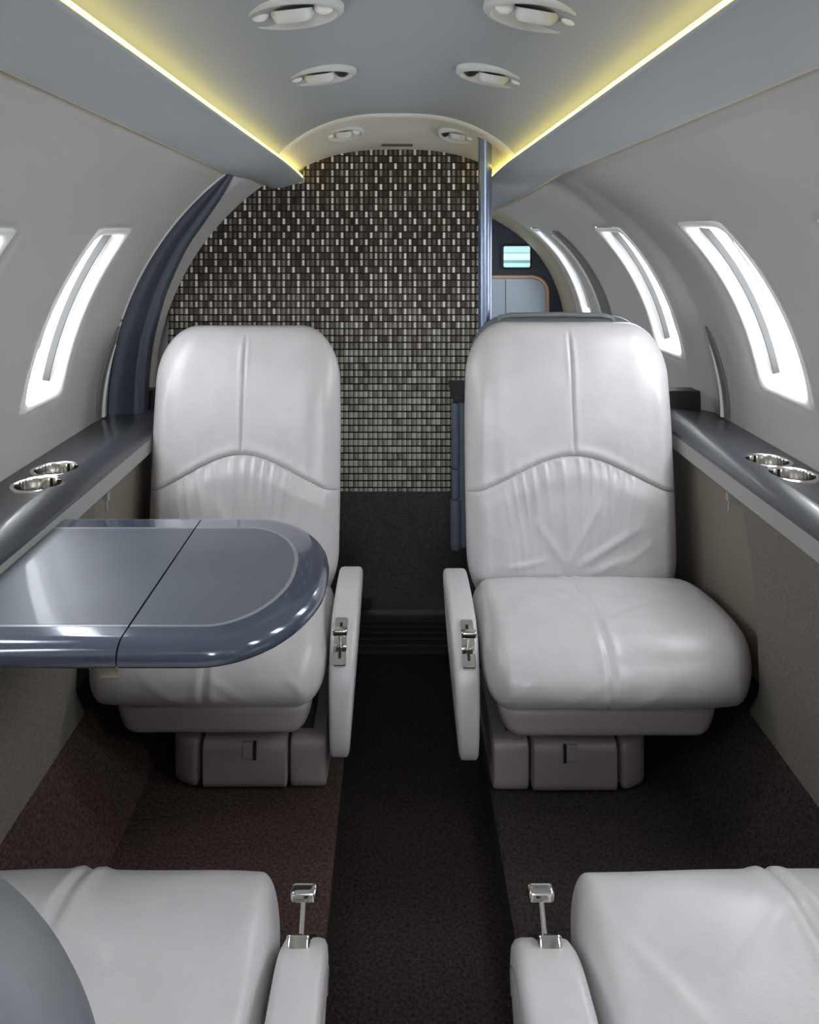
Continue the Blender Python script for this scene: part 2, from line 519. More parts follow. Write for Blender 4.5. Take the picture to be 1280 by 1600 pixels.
# ------------------------------------------------------------------ windows
def build_window(idx, w):
    side, y0, y1, h0, h1 = w
    yc, hc = (y0 + y1) / 2, (h0 + h1) / 2
    a, b = (y1 - y0) / 2, (h1 - h0) / 2
    def loop(da, db, e, off, n=64):
        pts = []
        for k in range(n):
            t = 2 * math.pi * k / n + 1e-4
            c, s = math.cos(t), math.sin(t)
            q = (abs(c) ** e + abs(s) ** e) ** (-1 / e)
            m = max(abs(c), abs(s))
            pts.append(S(side, yc + (a - da) * c * q, hc + (b - db) * s * q, off))
        return pts
    ext = [loop(-0.009, -0.009, 40, -0.0005), loop(-0.009, -0.009, 40, -0.003), loop(-0.003, -0.003, 16, -0.0045),
           loop(0.003, 0.004, 12, -0.002), loop(0.006, 0.008, 11, 0.008), loop(0.014, 0.018, 10, 0.03), loop(0.024, 0.034, 9, 0.062)]
    bm = bmesh.new(); grid_bm(bm, ext, close=True)
    root = struct('window_%d' % idx, bm, M['reveal'], smooth='full')
    for yb in (y0 + 0.022, y1 - 0.029):
        bm = bmesh.new(); rows = []
        for i in range(15):
            hh = lerp(h0 + 0.030, h1 - 0.012, i / 14)
            rows.append([S(side, yb, hh, 0.022), S(side, yb + 0.004, hh, 0.022), S(side, yb + 0.004, hh, 0.038), S(side, yb, hh, 0.038)])
        vs_ = grid_bm(bm, rows, close=True)
        bm.faces.new(vs_[0]); bm.faces.new(list(reversed(vs_[-1])))
        obj('sash_bar', bm, M['sash'], root)
    bm = bmesh.new()
    n = 12
    rows = []
    for i in range(n + 1):
        hh = lerp(h0 + 0.03, h1 - 0.012, i / n)
        rows.append([S(side, y, hh, 0.037) for y in (y0 + 0.024, y1 - 0.024)])
    grid_bm(bm, rows)
    obj('pane', bm, M['glass'], root)
    # sky portal over the opening, just outside the pane
    l = bpy.data.lights.new('sky_portal', 'AREA'); l.shape = 'RECTANGLE'
    l.size = (y1 - y0); l.size_y = (h1 - h0)
    l.cycles.is_portal = True
    lo = bpy.data.objects.new('sky_portal', l); COL.objects.link(lo)
    c = S(side, yc, hc, 0.095)
    p0 = S(side, yc, h0, 0.085); p1 = S(side, yc, h1, 0.085)
    up = (p1 - p0).normalized(); yv = Vector((0, 1, 0))
    nrm = up.cross(yv) if side > 0 else yv.cross(up)
    z = -nrm.normalized()
    # light shines along -Z: choose z pointing outwards
    outv = Vector((side, 0, 0))
    if z.dot(outv) < 0: z = -z
    x = yv; yy = z.cross(x)
    from mathutils import Matrix
    mt = Matrix((x, yy, z)).transposed().to_4x4(); mt.translation = c
    lo.matrix_world = mt
for i, w in enumerate(WIN): build_window(i + 1, w)

# outer fuselage skin: keeps daylight out except through the windows and the added back opening
bm = bmesh.new()
for side, yend in ((-1, 3.9), (1, 3.9)):
    t = build_wall(side, yend, '', 0.062 + 0.012, None)
    me = bpy.data.meshes.new('t'); t.to_mesh(me); t.free(); bm.from_mesh(me); bpy.data.meshes.remove(me)
ys = [Y0 - 0.02, 1.0, 2.2, 2.4, 2.7, 3.2, 3.95]
def top_ring(y):
    yy = clamp(y, Y0, 3.9)
    L_ = S(-1, yy, h_out(yy), 0.074); R2 = S(1, yy, h_out(yy), 0.074)
    return [Vector((L_.x, y, L_.z - 0.02)), Vector((-0.25, y, EYE + 0.44)), Vector((0.25, y, EYE + 0.44)), Vector((R2.x, y, R2.z - 0.02))]
grid_bm(bm, [top_ring(y) for y in ys])
def low_ring(y):
    yy = clamp(y, Y0, 3.9)
    L_ = S(-1, yy, -0.59, 0.074); R2 = S(1, yy, -0.59, 0.074)
    return [Vector((L_.x, y, L_.z)), Vector((-0.97, y, -0.1)), Vector((1.05, y, -0.1)), Vector((R2.x, y, R2.z))]
grid_bm(bm, [low_ring(y) for y in ys])
def back_frame(bm, y0, y1, z0, z1):
    ax, bz0, bz1 = 0.46, 0.98, 1.56  # unseen opening behind the camera, added so daylight reaches the seat fronts
    box(bm, -1.1, -ax, y0, y1, z0, z1); box(bm, ax, 1.1, y0, y1, z0, z1)
    box(bm, -ax, ax, y0, y1, z0, bz0); box(bm, -ax, ax, y0, y1, bz1, z1)
back_frame(bm, Y0 - 0.03, Y0 - 0.012, -0.15, 1.75)
box(bm, -1.1, 1.1, 3.96, 3.98, -0.15, 1.75)
struct('wall_outer', bm, M['skin'], smooth=False, recalc=False)
bm = bmesh.new(); back_frame(bm, Y0 - 0.01, Y0, 0.0, 1.66)
struct('wall_back', bm, M['wall'], smooth=False)
l = bpy.data.lights.new('sky_portal', 'AREA'); l.shape = 'RECTANGLE'; l.size = 0.92; l.size_y = 0.58  # portal over the added back opening
l.cycles.is_portal = True
lo = bpy.data.objects.new('sky_portal', l); COL.objects.link(lo)
lo.location = (0, Y0 - 0.04, 1.27); lo.rotation_euler = (math.pi / 2, 0, 0)

# ------------------------------------------------------------------ ledges, lower side panels, floor
LX = {-1: dict(outer=-0.829, crease=-0.700, inner=-0.646, low=-0.652, foot=-0.535),
      1: dict(outer=0.919, crease=0.795, inner=0.741, low=0.735, foot=0.610)}
YL = 2.34
CUPS = {-1: [(-0.742, 1.745), (-0.735, 1.640)], 1: [(0.838, 1.810), (0.843, 1.705)]}

def sweep_y(bm, prof, ys, mat=0):
    grid_bm(bm, [[Vector((x, y, EYE + h)) for x, h in prof] for y in ys], close=True, mat=mat)
    n = len(prof)
    bm.verts.ensure_lookup_table()
    tot = len(bm.verts)
    first = bm.verts[tot - n * len(ys): tot - n * len(ys) + n]
    last = bm.verts[tot - n: tot]
    bm.faces.new(list(reversed(first))); bm.faces.new(last)
    return bm

for s in (-1, 1):
    g = LX[s]
    prof = [(g['outer'], -0.525)]
    prof += [(lerp(g['outer'], g['crease'], t), -0.525 + 0.008 * t * t) for t in (0.25, 0.5, 0.75, 0.9)]
    for k in range(9):
        t = k / 8
        prof.append((lerp(g['crease'], g['inner'] , t), -0.517 - 0.018 * t * t - 0.002 * t))
    prof += [(g['inner'] - s * 0.002, -0.545), (g['inner'] + s * 0.006, -0.5495), (g['outer'], -0.5495)]
    bm = bmesh.new(); sweep_y(bm, prof, frange(Y0, YL, 2))
    o = obj('side_ledge', bm, [M['ledge'], M['chrome'], M['black']])
    word = 'left' if s < 0 else 'right'
    cup_names = []
    for (cx, cy) in CUPS[s]:
        cb = bmesh.new()
        bmesh.ops.create_cone(cb, cap_ends=True, segments=48, radius1=0.0462, radius2=0.0462, depth=0.2)
        for v in cb.verts: v.co += Vector((cx, cy, EYE + LEDGE_H))
        me = bpy.data.meshes.new('cutter'); cb.to_mesh(me); cb.free()
        co = bpy.data.objects.new('cutter', me); COL.objects.link(co)
        md = o.modifiers.new('cut', 'BOOLEAN'); md.operation = 'DIFFERENCE'; md.solver = 'EXACT'; md.object = co
        cup_names.append(co)
    bpy.context.view_layer.update()
    dg = bpy.context.evaluated_depsgraph_get()
    nm = bpy.data.meshes.new_from_object(o.evaluated_get(dg))
    o.modifiers.clear(); o.data = nm
    for co in cup_names: bpy.data.objects.remove(co, do_unlink=True)
    tag(o, 'long dark grey lacquered side ledge under the windows on the %s wall' % word, 'ledge')
    # pale band under the ledge edge
    bm = bmesh.new()
    sweep_y(bm, [(g['inner'] - s * 0.001, -0.545), (g['inner'] - s * 0.001, -0.583), (g['inner'] + s * 0.004, -0.588), (g['inner'] + s * 0.03, -0.588), (g['inner'] + s * 0.03, -0.550), (g['inner'] + s * 0.01, -0.550)], [Y0, 2.28])
    b_ = obj('ledge_band', bm, M['trimband'], o)
    # cup holders
    for k, (cx, cy) in enumerate(CUPS[s]):
        z = EYE - 0.5215
        root = empty('cup_holder', (cx, cy, z - 0.06))
        bm = bmesh.new()
        lathe(bm, (cx, cy, z), [(0.0445, -0.058), (0.0445, -0.002), (0.0455, 0.002), (0.049, 0.0035), (0.0535, 0.002), (0.0545, -0.003), (0.0458, -0.0045), (0.0458, -0.058), (0.0445, -0.058)], n=56)
        obj('rim', bm, M['chrome'], root)
        bm = bmesh.new()
        lathe(bm, (cx, cy, z), [(0.0001, -0.058), (0.040, -0.058), (0.0445, -0.056)], n=40)
        obj('cup_floor', bm, M['black'], root)
        bm = bmesh.new()
        for q in range(3):
            ang = math.radians(100 + q * 28) if s > 0 else math.radians(80 - q * 28)
            px, py = cx + 0.0435 * math.cos(ang), cy + 0.0435 * math.sin(ang)
            tube(bm, [(px, py, z - 0.055), (px, py, z + 0.0)], 0.0025, n=8)
        obj('grip_rib', bm, M['black'], root)
        tag(root, 'round chrome rimmed cup holder in the %s ledge, the %s of the pair' % (word, 'farther one' if k == 0 else 'nearer one'), 'cup holder', 'cup holders in the side ledges')

    # black end block of the ledge
    bm = bmesh.new()
    box(bm, min(g['inner'] - s * 0.0, g['outer'] - s * 0.02), max(g['inner'] - s * 0.0, g['outer'] - s * 0.02), 2.345, 2.40, EYE - 0.62, EYE - 0.470, bev=0.006)
    e_ = obj('ledge_end', bm, M['black'])
    tag(e_, 'black raised block at the far end of the %s ledge' % word, 'end block')

    # lower side panels
    low, inner = g['low'], g['inner']
    Yn = 1.63
    def edge(h):     # the near panel's curved far edge
        t = (h + 0.575) / (-1.02 + 0.575)
        return Yn + 0.115 * (1 - t) ** 2 * (0.9 + 0.1 * math.cos(t * 6)) + 0.05 * sstep(0.8, 1.0, t)
    hs = frange(-0.575, -1.01, 24)
    bm = bmesh.new()
    rows = []
    for h in hs:
        x = lerp(inner + s * 0.004, low, (h + 0.575) / (-0.435))
        ye = edge(h)
        rows.append([Vector((x, lerp(Y0, ye - 0.012, i / 6), EYE + h)) for i in range(7)] + [Vector((x + s * 0.002, ye - 0.003, EYE + h)), Vector((x + s * 0.008, ye, EYE + h)), Vector((x + s * 0.03, ye, EYE + h))])
    grid_bm(bm, rows)
    struct('wall_lower_%s' % word, bm, M['side_panel'], recalc=False, label='speckled taupe carpeted side panel below the %s ledge' % word)
    bm = bmesh.new()
    xr = inner + s * 0.030
    grid_bm(bm, [[Vector((xr, y, EYE + h)) for h in (-0.56, -0.75, -1.02)] for y in (1.55, 2.1, 2.6)])
    struct('wall_recess_%s' % word, bm, M['side_recess'], recalc=False, label='plain beige recessed side panel behind the %s seat' % word)
    bm = bmesh.new()
    tube(bm, [(inner + s * 0.008, 1.80, EYE - 0.605), (inner + s * 0.006, 1.80, EYE - 0.632)], 0.0025, n=8)
    box(bm, inner + s * 0.008 - 0.006, inner + s * 0.008 + 0.006, 1.794, 1.806, EYE - 0.607, EYE - 0.59)
    o2 = obj('seat_latch', bm, M['trimband'])
    tag(o2, 'small upright catch on the side panel under the %s ledge' % word, 'catch')

# floor: raised seat platforms, dropped aisle and sloping edges
fl = [(-0.70, 0.32, 0), (-0.655, 0.245, 0), (-0.535, 0.07, 0), (-0.125, 0.07, 0), (-0.118, 0.066, 1), (-0.116, 0.0, 1), (0.195, 0.0, 1), (0.198, 0.066, 2), (0.205, 0.07, 2), (0.61, 0.07, 2), (0.735, 0.245, 2), (0.80, 0.32, 2)]
bm = bmesh.new()
ysf = frange(Y0, 3.9, 27)
vs = [[bm.verts.new((x, y, z)) for x, z, _ in fl] for y in ysf]
for i in range(len(ysf) - 1):
    for j in range(len(fl) - 1):
        f = bm.faces.new((vs[i][j], vs[i][j + 1], vs[i + 1][j + 1], vs[i + 1][j]))
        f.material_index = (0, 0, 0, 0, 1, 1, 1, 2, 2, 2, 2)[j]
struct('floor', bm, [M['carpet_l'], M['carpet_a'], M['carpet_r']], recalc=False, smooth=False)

# ------------------------------------------------------------------ forward partition with woven tiles
YP = 2.57
def arch_h(x, y):
    """liner height above eye at x"""
    if abs(x) < 0.30:
        e = h_lip(y) + 0.025; t = h_top(y)
        return e + (t - e) * (1 - (abs(x) / 0.335) ** 2.7) - 0.007
    ho = h_out(y)
    xo = abs(side_x(-1, y, ho)[0])
    if abs(x) < xo: return lerp(h_lip(y), ho, (abs(x) - 0.30) / (xo - 0.30)) - 0.014
    lo, hi = -0.6, ho
    for _ in range(30):
        m = (lo + hi) / 2
        if abs(side_x(-1, y, m)[0]) > abs(x): lo = m
        else: hi = m
    return lo
xs = frange(-0.735, -0.30, 28) + frange(-0.299, 0.27, 30)
bm = bmesh.new()
ZB = EYE - 0.838
top = [(x, EYE + arch_h(x, YP)) for x in xs]
ring_f = [bm.verts.new((x, YP, z)) for x, z in top]; low_f = [bm.verts.new((x, YP, ZB)) for x, _ in top]
ring_b = [bm.verts.new((x, YP + 0.04, z)) for x, z in top]; low_b = [bm.verts.new((x, YP + 0.04, ZB)) for x, _ in top]
for i in range(len(xs) - 1):
    bm.faces.new((low_f[i], low_f[i + 1], ring_f[i + 1], ring_f[i]))
    bm.faces.new((low_b[i + 1], low_b[i], ring_b[i], ring_b[i + 1]))
    bm.faces.new((ring_f[i], ring_f[i + 1], ring_b[i + 1], ring_b[i]))
    bm.faces.new((low_f[i + 1], low_f[i], low_b[i], low_b[i + 1]))
bm.faces.new((low_f[0], ring_f[0], ring_b[0], low_b[0])); bm.faces.new((low_f[-1], low_b[-1], ring_b[-1], ring_f[-1]))
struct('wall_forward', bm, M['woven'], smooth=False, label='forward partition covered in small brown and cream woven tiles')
bm = bmesh.new(); box(bm, -0.72, 0.28, YP - 0.004, YP + 0.04, 0.07, ZB, bev=0.002)
struct('wall_forward_base', bm, M['low_panel'], smooth=False, label='charcoal carpeted panel below the woven tiles')
# ribbed threshold
bm = bmesh.new(); box(bm, -0.116, 0.195, 2.36, YP + 0.04, 0.0, 0.012, bev=0.002)
th = obj('threshold_plate', bm, M['dark'])
tag(th, 'black ribbed threshold plate on the aisle floor before the partition', 'threshold')
for k in range(5):
    bm = bmesh.new(); tube(bm, [(-0.114, 2.385 + k * 0.038, 0.013), (0.193, 2.385 + k * 0.038, 0.013)], 0.004, n=8)
    obj('rib', bm, M['dark'], th)

# small dark slot at the top of the partition
bm = bmesh.new(); box(bm, -0.048, 0.05, 2.49, 2.50, EYE + 0.262, EYE + 0.277, bev=0.002)
sl = obj('air_slot', bm, M['black'])
tag(sl, 'small black slot grille on the cream arch above the woven partition', 'grille')
bm = bmesh.new()
for k in range(9): box(bm, -0.042 + k * 0.0098, -0.038 + k * 0.0098, 2.4885, 2.4905, EYE + 0.265, EYE + 0.274)
obj('slat', bm, M['sash'], sl)

# blue crescent divider at the left wall
def crescent():
    inner = [(-0.470, 0.160), (-0.500, 0.105), (-0.552, 0.028), (-0.608, -0.055), (-0.659, -0.166), (-0.681, -0.235), (-0.702, -0.32), (-0.715, -0.43), (-0.72, -0.60)]
    pin = []
    for i in range(len(inner) - 1):
        p0 = inner[max(i - 1, 0)]; p1 = inner[i]; p2 = inner[i + 1]; p3 = inner[min(i + 2, len(inner) - 1)]
        for k in range(10):
            t = k / 10
            pin.append(tuple(0.5 * (2 * p1[d] + (p2[d] - p0[d]) * t + (2 * p0[d] - 5 * p1[d] + 4 * p2[d] - p3[d]) * t * t + (-p0[d] + 3 * p1[d] - 3 * p2[d] + p3[d]) * t ** 3) for d in (0, 1)))
    pin.append(inner[-1])
    rows_f = []
    for (x, h) in pin:
        xo = side_x(-1, 2.29, min(h, h_out(2.29) - 0.004))[0] + 0.004
        xo = min(xo, x - 0.001)
        rows_f.append((x, xo, h))
    bm = bmesh.new()
    rows = []
    for x, xo, h in rows_f:
        w = x - xo
        prof = []
        m = min(1, w / 0.08)
        for k in range(21):
            t = k / 20
            d = 0.008 * math.sin(math.pi * clamp(t / 0.7)) - 0.005 * math.exp(-((t - 0.78) / 0.05) ** 2)
            prof.append(Vector((xo + (w - 0.006 * m) * t, 2.275 + d * m, EYE + h)))
        prof += [Vector((x - 0.003 * m, 2.276, EYE + h)), Vector((x - 0.0008 * m, 2.279, EYE + h)), Vector((x, 2.284, EYE + h)), Vector((x, 2.315, EYE + h)), Vector((xo, 2.315, EYE + h))]
        rows.append(prof)
    grid_bm(bm, rows, close=True)
    return bm, rows_f
bm, rf_ = crescent()
cr_ = obj('wardrobe_divider', bm, M['lacquer'], smooth='full')
tag(cr_, 'glossy navy crescent divider following the left cabin wall behind the left seat', 'divider')
bm = bmesh.new()
tube(bm, [(xo - 0.001, 2.268, EYE + h) for x, xo, h in rf_], 0.0035, n=8)
obj('edge_trim', bm, M['cream'], cr_)

# tapered wall pockets beside the ledge ends
for s in (-1, 1):
    bm = bmesh.new()
    rows = []
    n = 20
    for i in range(n + 1):
        t = i / n
        h = lerp(-0.27, -0.525, t)
        wy = 0.062 * math.sin(math.pi * 0.5 * min(1, t * 1.15)) ** 0.8
        yb = 2.262
        rows.append([S(s, yb - wy, h, -0.0015), S(s, yb - wy * 0.95, h, -0.006), S(s, yb - wy * 0.5, h, -0.0065), S(s, yb, h, -0.006), S(s, yb + 0.001, h, -0.0015)])
    grid_bm(bm, rows)
    o = obj('wall_pocket', bm, M['slot_grey'])
    tag(o, 'narrow dark tapered slot trim in the %s wall just above the end of the ledge' % ('left' if s < 0 else 'right'), 'wall slot')
    bm = bmesh.new()
    tube(bm, [S(s, 2.262 - 0.03 * math.sin(math.pi * 0.5 * t), lerp(-0.31, -0.52, t), -0.009) for t in frange(0.05, 1, 14)], lambda i: 0.002 + 0.0003 * i, n=8)
    obj('slot_bead', bm, M['reveal'], o)

# door seam on the far right wall
bm = bmesh.new()
rows = []
for i in range(25):
    h = lerp(0.0, -0.58, i / 24)
    wy = 0.03 + 0.09 * math.sin(math.pi * clamp(i / 24 * 0.8 + 0.1))
    rows.append([S(1, 3.16 - wy / 2, h, -0.001), S(1, 3.16 - wy / 2 + 0.01, h, -0.010), S(1, 3.16 + wy / 2 - 0.01, h, -0.010), S(1, 3.16 + wy / 2, h, -0.001)])
grid_bm(bm, rows)
o = obj('door_seal', bm, M['slot_grey'])
tag(o, 'dark curved seal between the two farthest right windows', 'seal')
bm = bmesh.new()
tube(bm, [S(1, 3.22, lerp(-0.01, -0.58, i / 24), -0.01) for i in range(25)], 0.006, n=8)
obj('seal_edge', bm, M['reveal'], o)

# far bulkhead with door and screen (seen past the right side of the partition)
YB = 3.86
bm = bmesh.new(); box(bm, -1.0, 1.05, YB, YB + 0.03, 0.0, 1.65)
struct('wall_far', bm, M['navy'], smooth=False, label='dark navy bulkhead at the far end')
bm = bmesh.new()
rows = []
for i in range(31):
    h = lerp(h_out(3.8), -0.58, i / 30)
    rows.append([S(1, YB - 0.002, h, -0.035), S(1, YB - 0.05, h, -0.04), S(1, YB - 0.12, h, -0.02), S(1, YB - 0.14, h, 0.0)])
grid_bm(bm, rows)
struct('trim_4', bm, M['tan'], label='tan curved frame around the far bulkhead')
def rrect(x0, x1, z0, z1, r, n=8):
    pts = []
    for cx, cz, a0 in ((x1 - r, z0 + r, -90), (x1 - r, z1 - r, 0), (x0 + r, z1 - r, 90), (x0 + r, z0 + r, 180)):
        for k in range(n + 1):
            a = math.radians(a0 + 90 * k / n)
            pts.append((cx + r * math.cos(a), cz + r * math.sin(a)))
    return pts
dp = rrect(0.20, 0.735, 0.10, EYE - 0.215, 0.085)
bm = bmesh.new(); slab(bm, dp, [(0, 0), (0.012, 0.0), (0.016, 0.004), (0.016, 0.014), (0.008, 0.018)], lambda a, b, w: Vector((a, YB - w, b)))
dr = struct('door_1', bm, M['copper'])
bm = bmesh.new(); slab(bm, dp, [(0.004, 0.017), (0.0105, 0.019), (0.0115, 0.022)], lambda a, b, w: Vector((a, YB - w, b)))
obj('door_panel', bm, M['doorblue'], dr)
bm = bmesh.new(); box(bm, 0.522, 0.526, YB - 0.013, YB - 0.011, 0.12, EYE - 0.235)
obj('panel_joint', bm, M['slot_grey'], dr)
sr = empty('wall_screen', (0.575, YB - 0.02, EYE - 0.13))
scp = rrect(0.505, 0.648, EYE - 0.185, EYE - 0.068, 0.012)
bm = bmesh.new(); slab(bm, scp, [(0, 0), (0.018, 0), (0.022, 0.004)], lambda a, b, w: Vector((a, YB - w, b)))
obj('screen_case', bm, M['black'], sr)
m = mat('screen_glow', (0.3, 0.5, 0.5), 0.3, emit=(0.62, 0.92, 0.90), estr=0.95)
nt = m.node_tree; b = nt.nodes['Principled BSDF']
tc = nt.nodes.new('ShaderNodeTexCoord'); sp = nt.nodes.new('ShaderNodeSeparateXYZ'); nt.links.new(tc.outputs['Object'], sp.inputs[0])
cr = nt.nodes.new('ShaderNodeValToRGB'); mr = nt.nodes.new('ShaderNodeMapRange')
mr.inputs['From Min'].default_value = -0.046; mr.inputs['From Max'].default_value = 0.052
nt.links.new(sp.outputs['Z'], mr.inputs['Value']); nt.links.new(mr.outputs['Result'], cr.inputs['Fac'])
e = cr.color_ramp.elements
e[0].color = (0.35, 0.75, 0.70, 1); e[1].color = (0.45, 0.80, 0.82, 1)
for pos, c in ((0.16, (0.6, 0.95, 0.9)), (0.22, (0.10, 0.22, 0.25)), (0.32, (0.12, 0.25, 0.28)), (0.38, (0.7, 1, 0.97)), (0.62, (0.75, 1, 1)), (0.70, (0.22, 0.42, 0.45)), (0.76, (0.5, 0.85, 0.88))):
    k = e.new(pos); k.color = (*c, 1)
nt.links.new(cr.outputs['Color'], b.inputs['Emission Color'])
bm = bmesh.new(); slab(bm, rrect(0.513, 0.640, EYE - 0.177, EYE - 0.076, 0.008), [(0.0215, 0), (0.0235, 0.0005)], lambda a, b, w: Vector((a, YB - w, b)))
obj('display', bm, m, sr)
tag(sr, 'small glowing pale green screen on the dark far bulkhead', 'screen')

# grab pole
root = empty('grab_pole', (0.2525, 2.285, 0.07))
bm = bmesh.new(); tube(bm, [(0.2525, 2.285, 0.07), (0.2525, 2.285, EYE + 0.290)], 0.0195, n=28)
obj('pole_tube', bm, M['pole'], root)
bm = bmesh.new(); lathe(bm, (0.2525, 2.285, EYE + 0.262), [(0.0195, 0), (0.023, 0.001), (0.023, 0.02), (0.0001, 0.02)], n=28)
obj('pole_collar', bm, M['pole'], root)
tag(root, 'slate blue metal pole from floor to ceiling behind the right seat', 'pole')

# low cabinet behind the right seat
root = empty('low_cabinet', (0.38, 2.40, 0.07))
bm = bmesh.new(); box(bm, 0.178, 0.60, 2.315, 2.54, 0.33, 0.755, bev=0.004)
obj('cabinet_body', bm, M['slate'], root)
bm = bmesh.new(); box(bm, 0.165, 0.61, 2.309, 2.55, 0.752, 0.772, bev=0.004)
obj('cabinet_top', bm, M['black'], root)
bm = bmesh.new(); box(bm, 0.22, 0.58, 2.31, 2.52, 0.07, 0.335)
obj('plinth', bm, M['low_panel'], root)
for z0, z1, r in ((0.560, 0.750, 0.0135), (0.472, 0.558, 0.0135), (0.325, 0.470, 0.0165)):
    bm = bmesh.new()
    tube(bm, [(0.172, 2.323, z0), (0.172, 2.323, z0 + 0.006), (0.172, 2.323, z1 - 0.002), (0.172, 2.323, z1)], (lambda rr: (lambda i: rr * (0.75 if i == 0 else 1)))(r), n=24)
    obj('corner_post', bm, M['slate'], root)
tag(root, 'low slate blue cabinet with a tubular corner beside the right seat back', 'cabinet')

# ------------------------------------------------------------------ ceiling vents
def vent(x, y, r, dark_side, words, eyeball=True):
    h = arch_h(x, y) + (0.006 if y < YC else -0.003)
    e = h_lip(y) + 0.025; t = h_top(y)
    slope = -(t - e) * 2.7 * math.copysign(abs(x / 0.335) ** 1.7, x) / 0.335
    slopy = (h_top(y + 0.02) - h_top(y - 0.02)) / 0.04
    ax = Vector((slope * 0.55, slopy, -1)).normalized()
    c = Vector((x, y, EYE + h))
    root = empty('ceiling_vent', tuple(c))
    bm = bmesh.new()
    lathe(bm, c, [(r * 1.0, -0.014), (r, -0.002), (r * 0.99, 0.004), (r * 0.93, 0.0075), (r * 0.86, 0.008), (r * 0.82, 0.005), (r * 0.60, -0.001), (r * 0.46, -0.004), (0.0001, -0.004)], axis=ax, n=56)
    obj('bezel', bm, M['plastic'], root)
    sx = ax.cross(Vector((0, 1, 0))).normalized()
    if sx.x < 0: sx = -sx
    sy = ax.cross(sx).normalized()
    if sy.y < 0: sy = -sy
    # nozzle: short drum with a dark mouth leaning towards the cabin
    c2 = c + ax * 0.002
    tilt = (ax + Vector((0, 0.30, 0))).normalized()
    bm = bmesh.new()
    lathe(bm, c2, [(r * 0.44, -0.006), (r * 0.41, 0.002), (r * 0.36, 0.009), (r * 0.31, 0.012), (r * 0.29, 0.009), (r * 0.28, 0.004)], axis=tilt, n=36)
    nz = obj('nozzle', bm, M['plastic'], root)
    bm = bmesh.new(); lathe(bm, c2, [(r * 0.295, 0.007), (0.0001, 0.006)], axis=tilt, n=24)
    obj('nozzle_mouth', bm, M['black'], nz)
    for k in (-1, 1):       # reading light domes either side
        cc = c + sx * (k * r * 0.62) - sy * (r * 0.12) - ax * 0.003
        bm = bmesh.new()
        rr = r * 0.20
        lathe(bm, cc, [(rr, 0.0), (rr * 0.95, 0.006), (rr * 0.7, 0.011), (rr * 0.35, 0.014), (0.0001, 0.0145)], axis=ax, n=24)
        obj('light_dome', bm, M['black'] if k == dark_side else M['lens'], root)
    tag(root, 'round off-white ceiling vent with reading lights, ' + words, 'ceiling vent', 'round ceiling vents')
vent(-0.148, 1.135, 0.074, 0, 'nearest one on the left of the ceiling')
vent(0.192, 1.10, 0.074, 0, 'nearest one on the right of the ceiling')
vent(-0.153, 1.585, 0.074, 1, 'middle one on the left of the ceiling')
vent(0.187, 1.545, 0.074, -1, 'middle one on the right of the ceiling')
vent(-0.155, 2.34, 0.060, 0, 'small one above the left half of the partition')
vent(0.178, 2.34, 0.060, -1, 'small one just left of the pole')

# ------------------------------------------------------------------ seats
def ridge(p, a, b, w):
    """1 on the segment a-b falling off over w, tapering at the ends"""
    ax, ay = a; bx, by = b
    dx, dy = bx - ax, by - ay
    L2 = dx * dx + dy * dy
    t = ((p[0] - ax) * dx + (p[1] - ay) * dy) / L2
    tc = clamp(t)
    d = math.hypot(p[0] - ax - dx * tc, p[1] - ay - dy * tc)
    return math.exp(-(d / w) ** 2) * (math.sin(math.pi * clamp(0.08 + tc * 0.84)) ** 0.7)

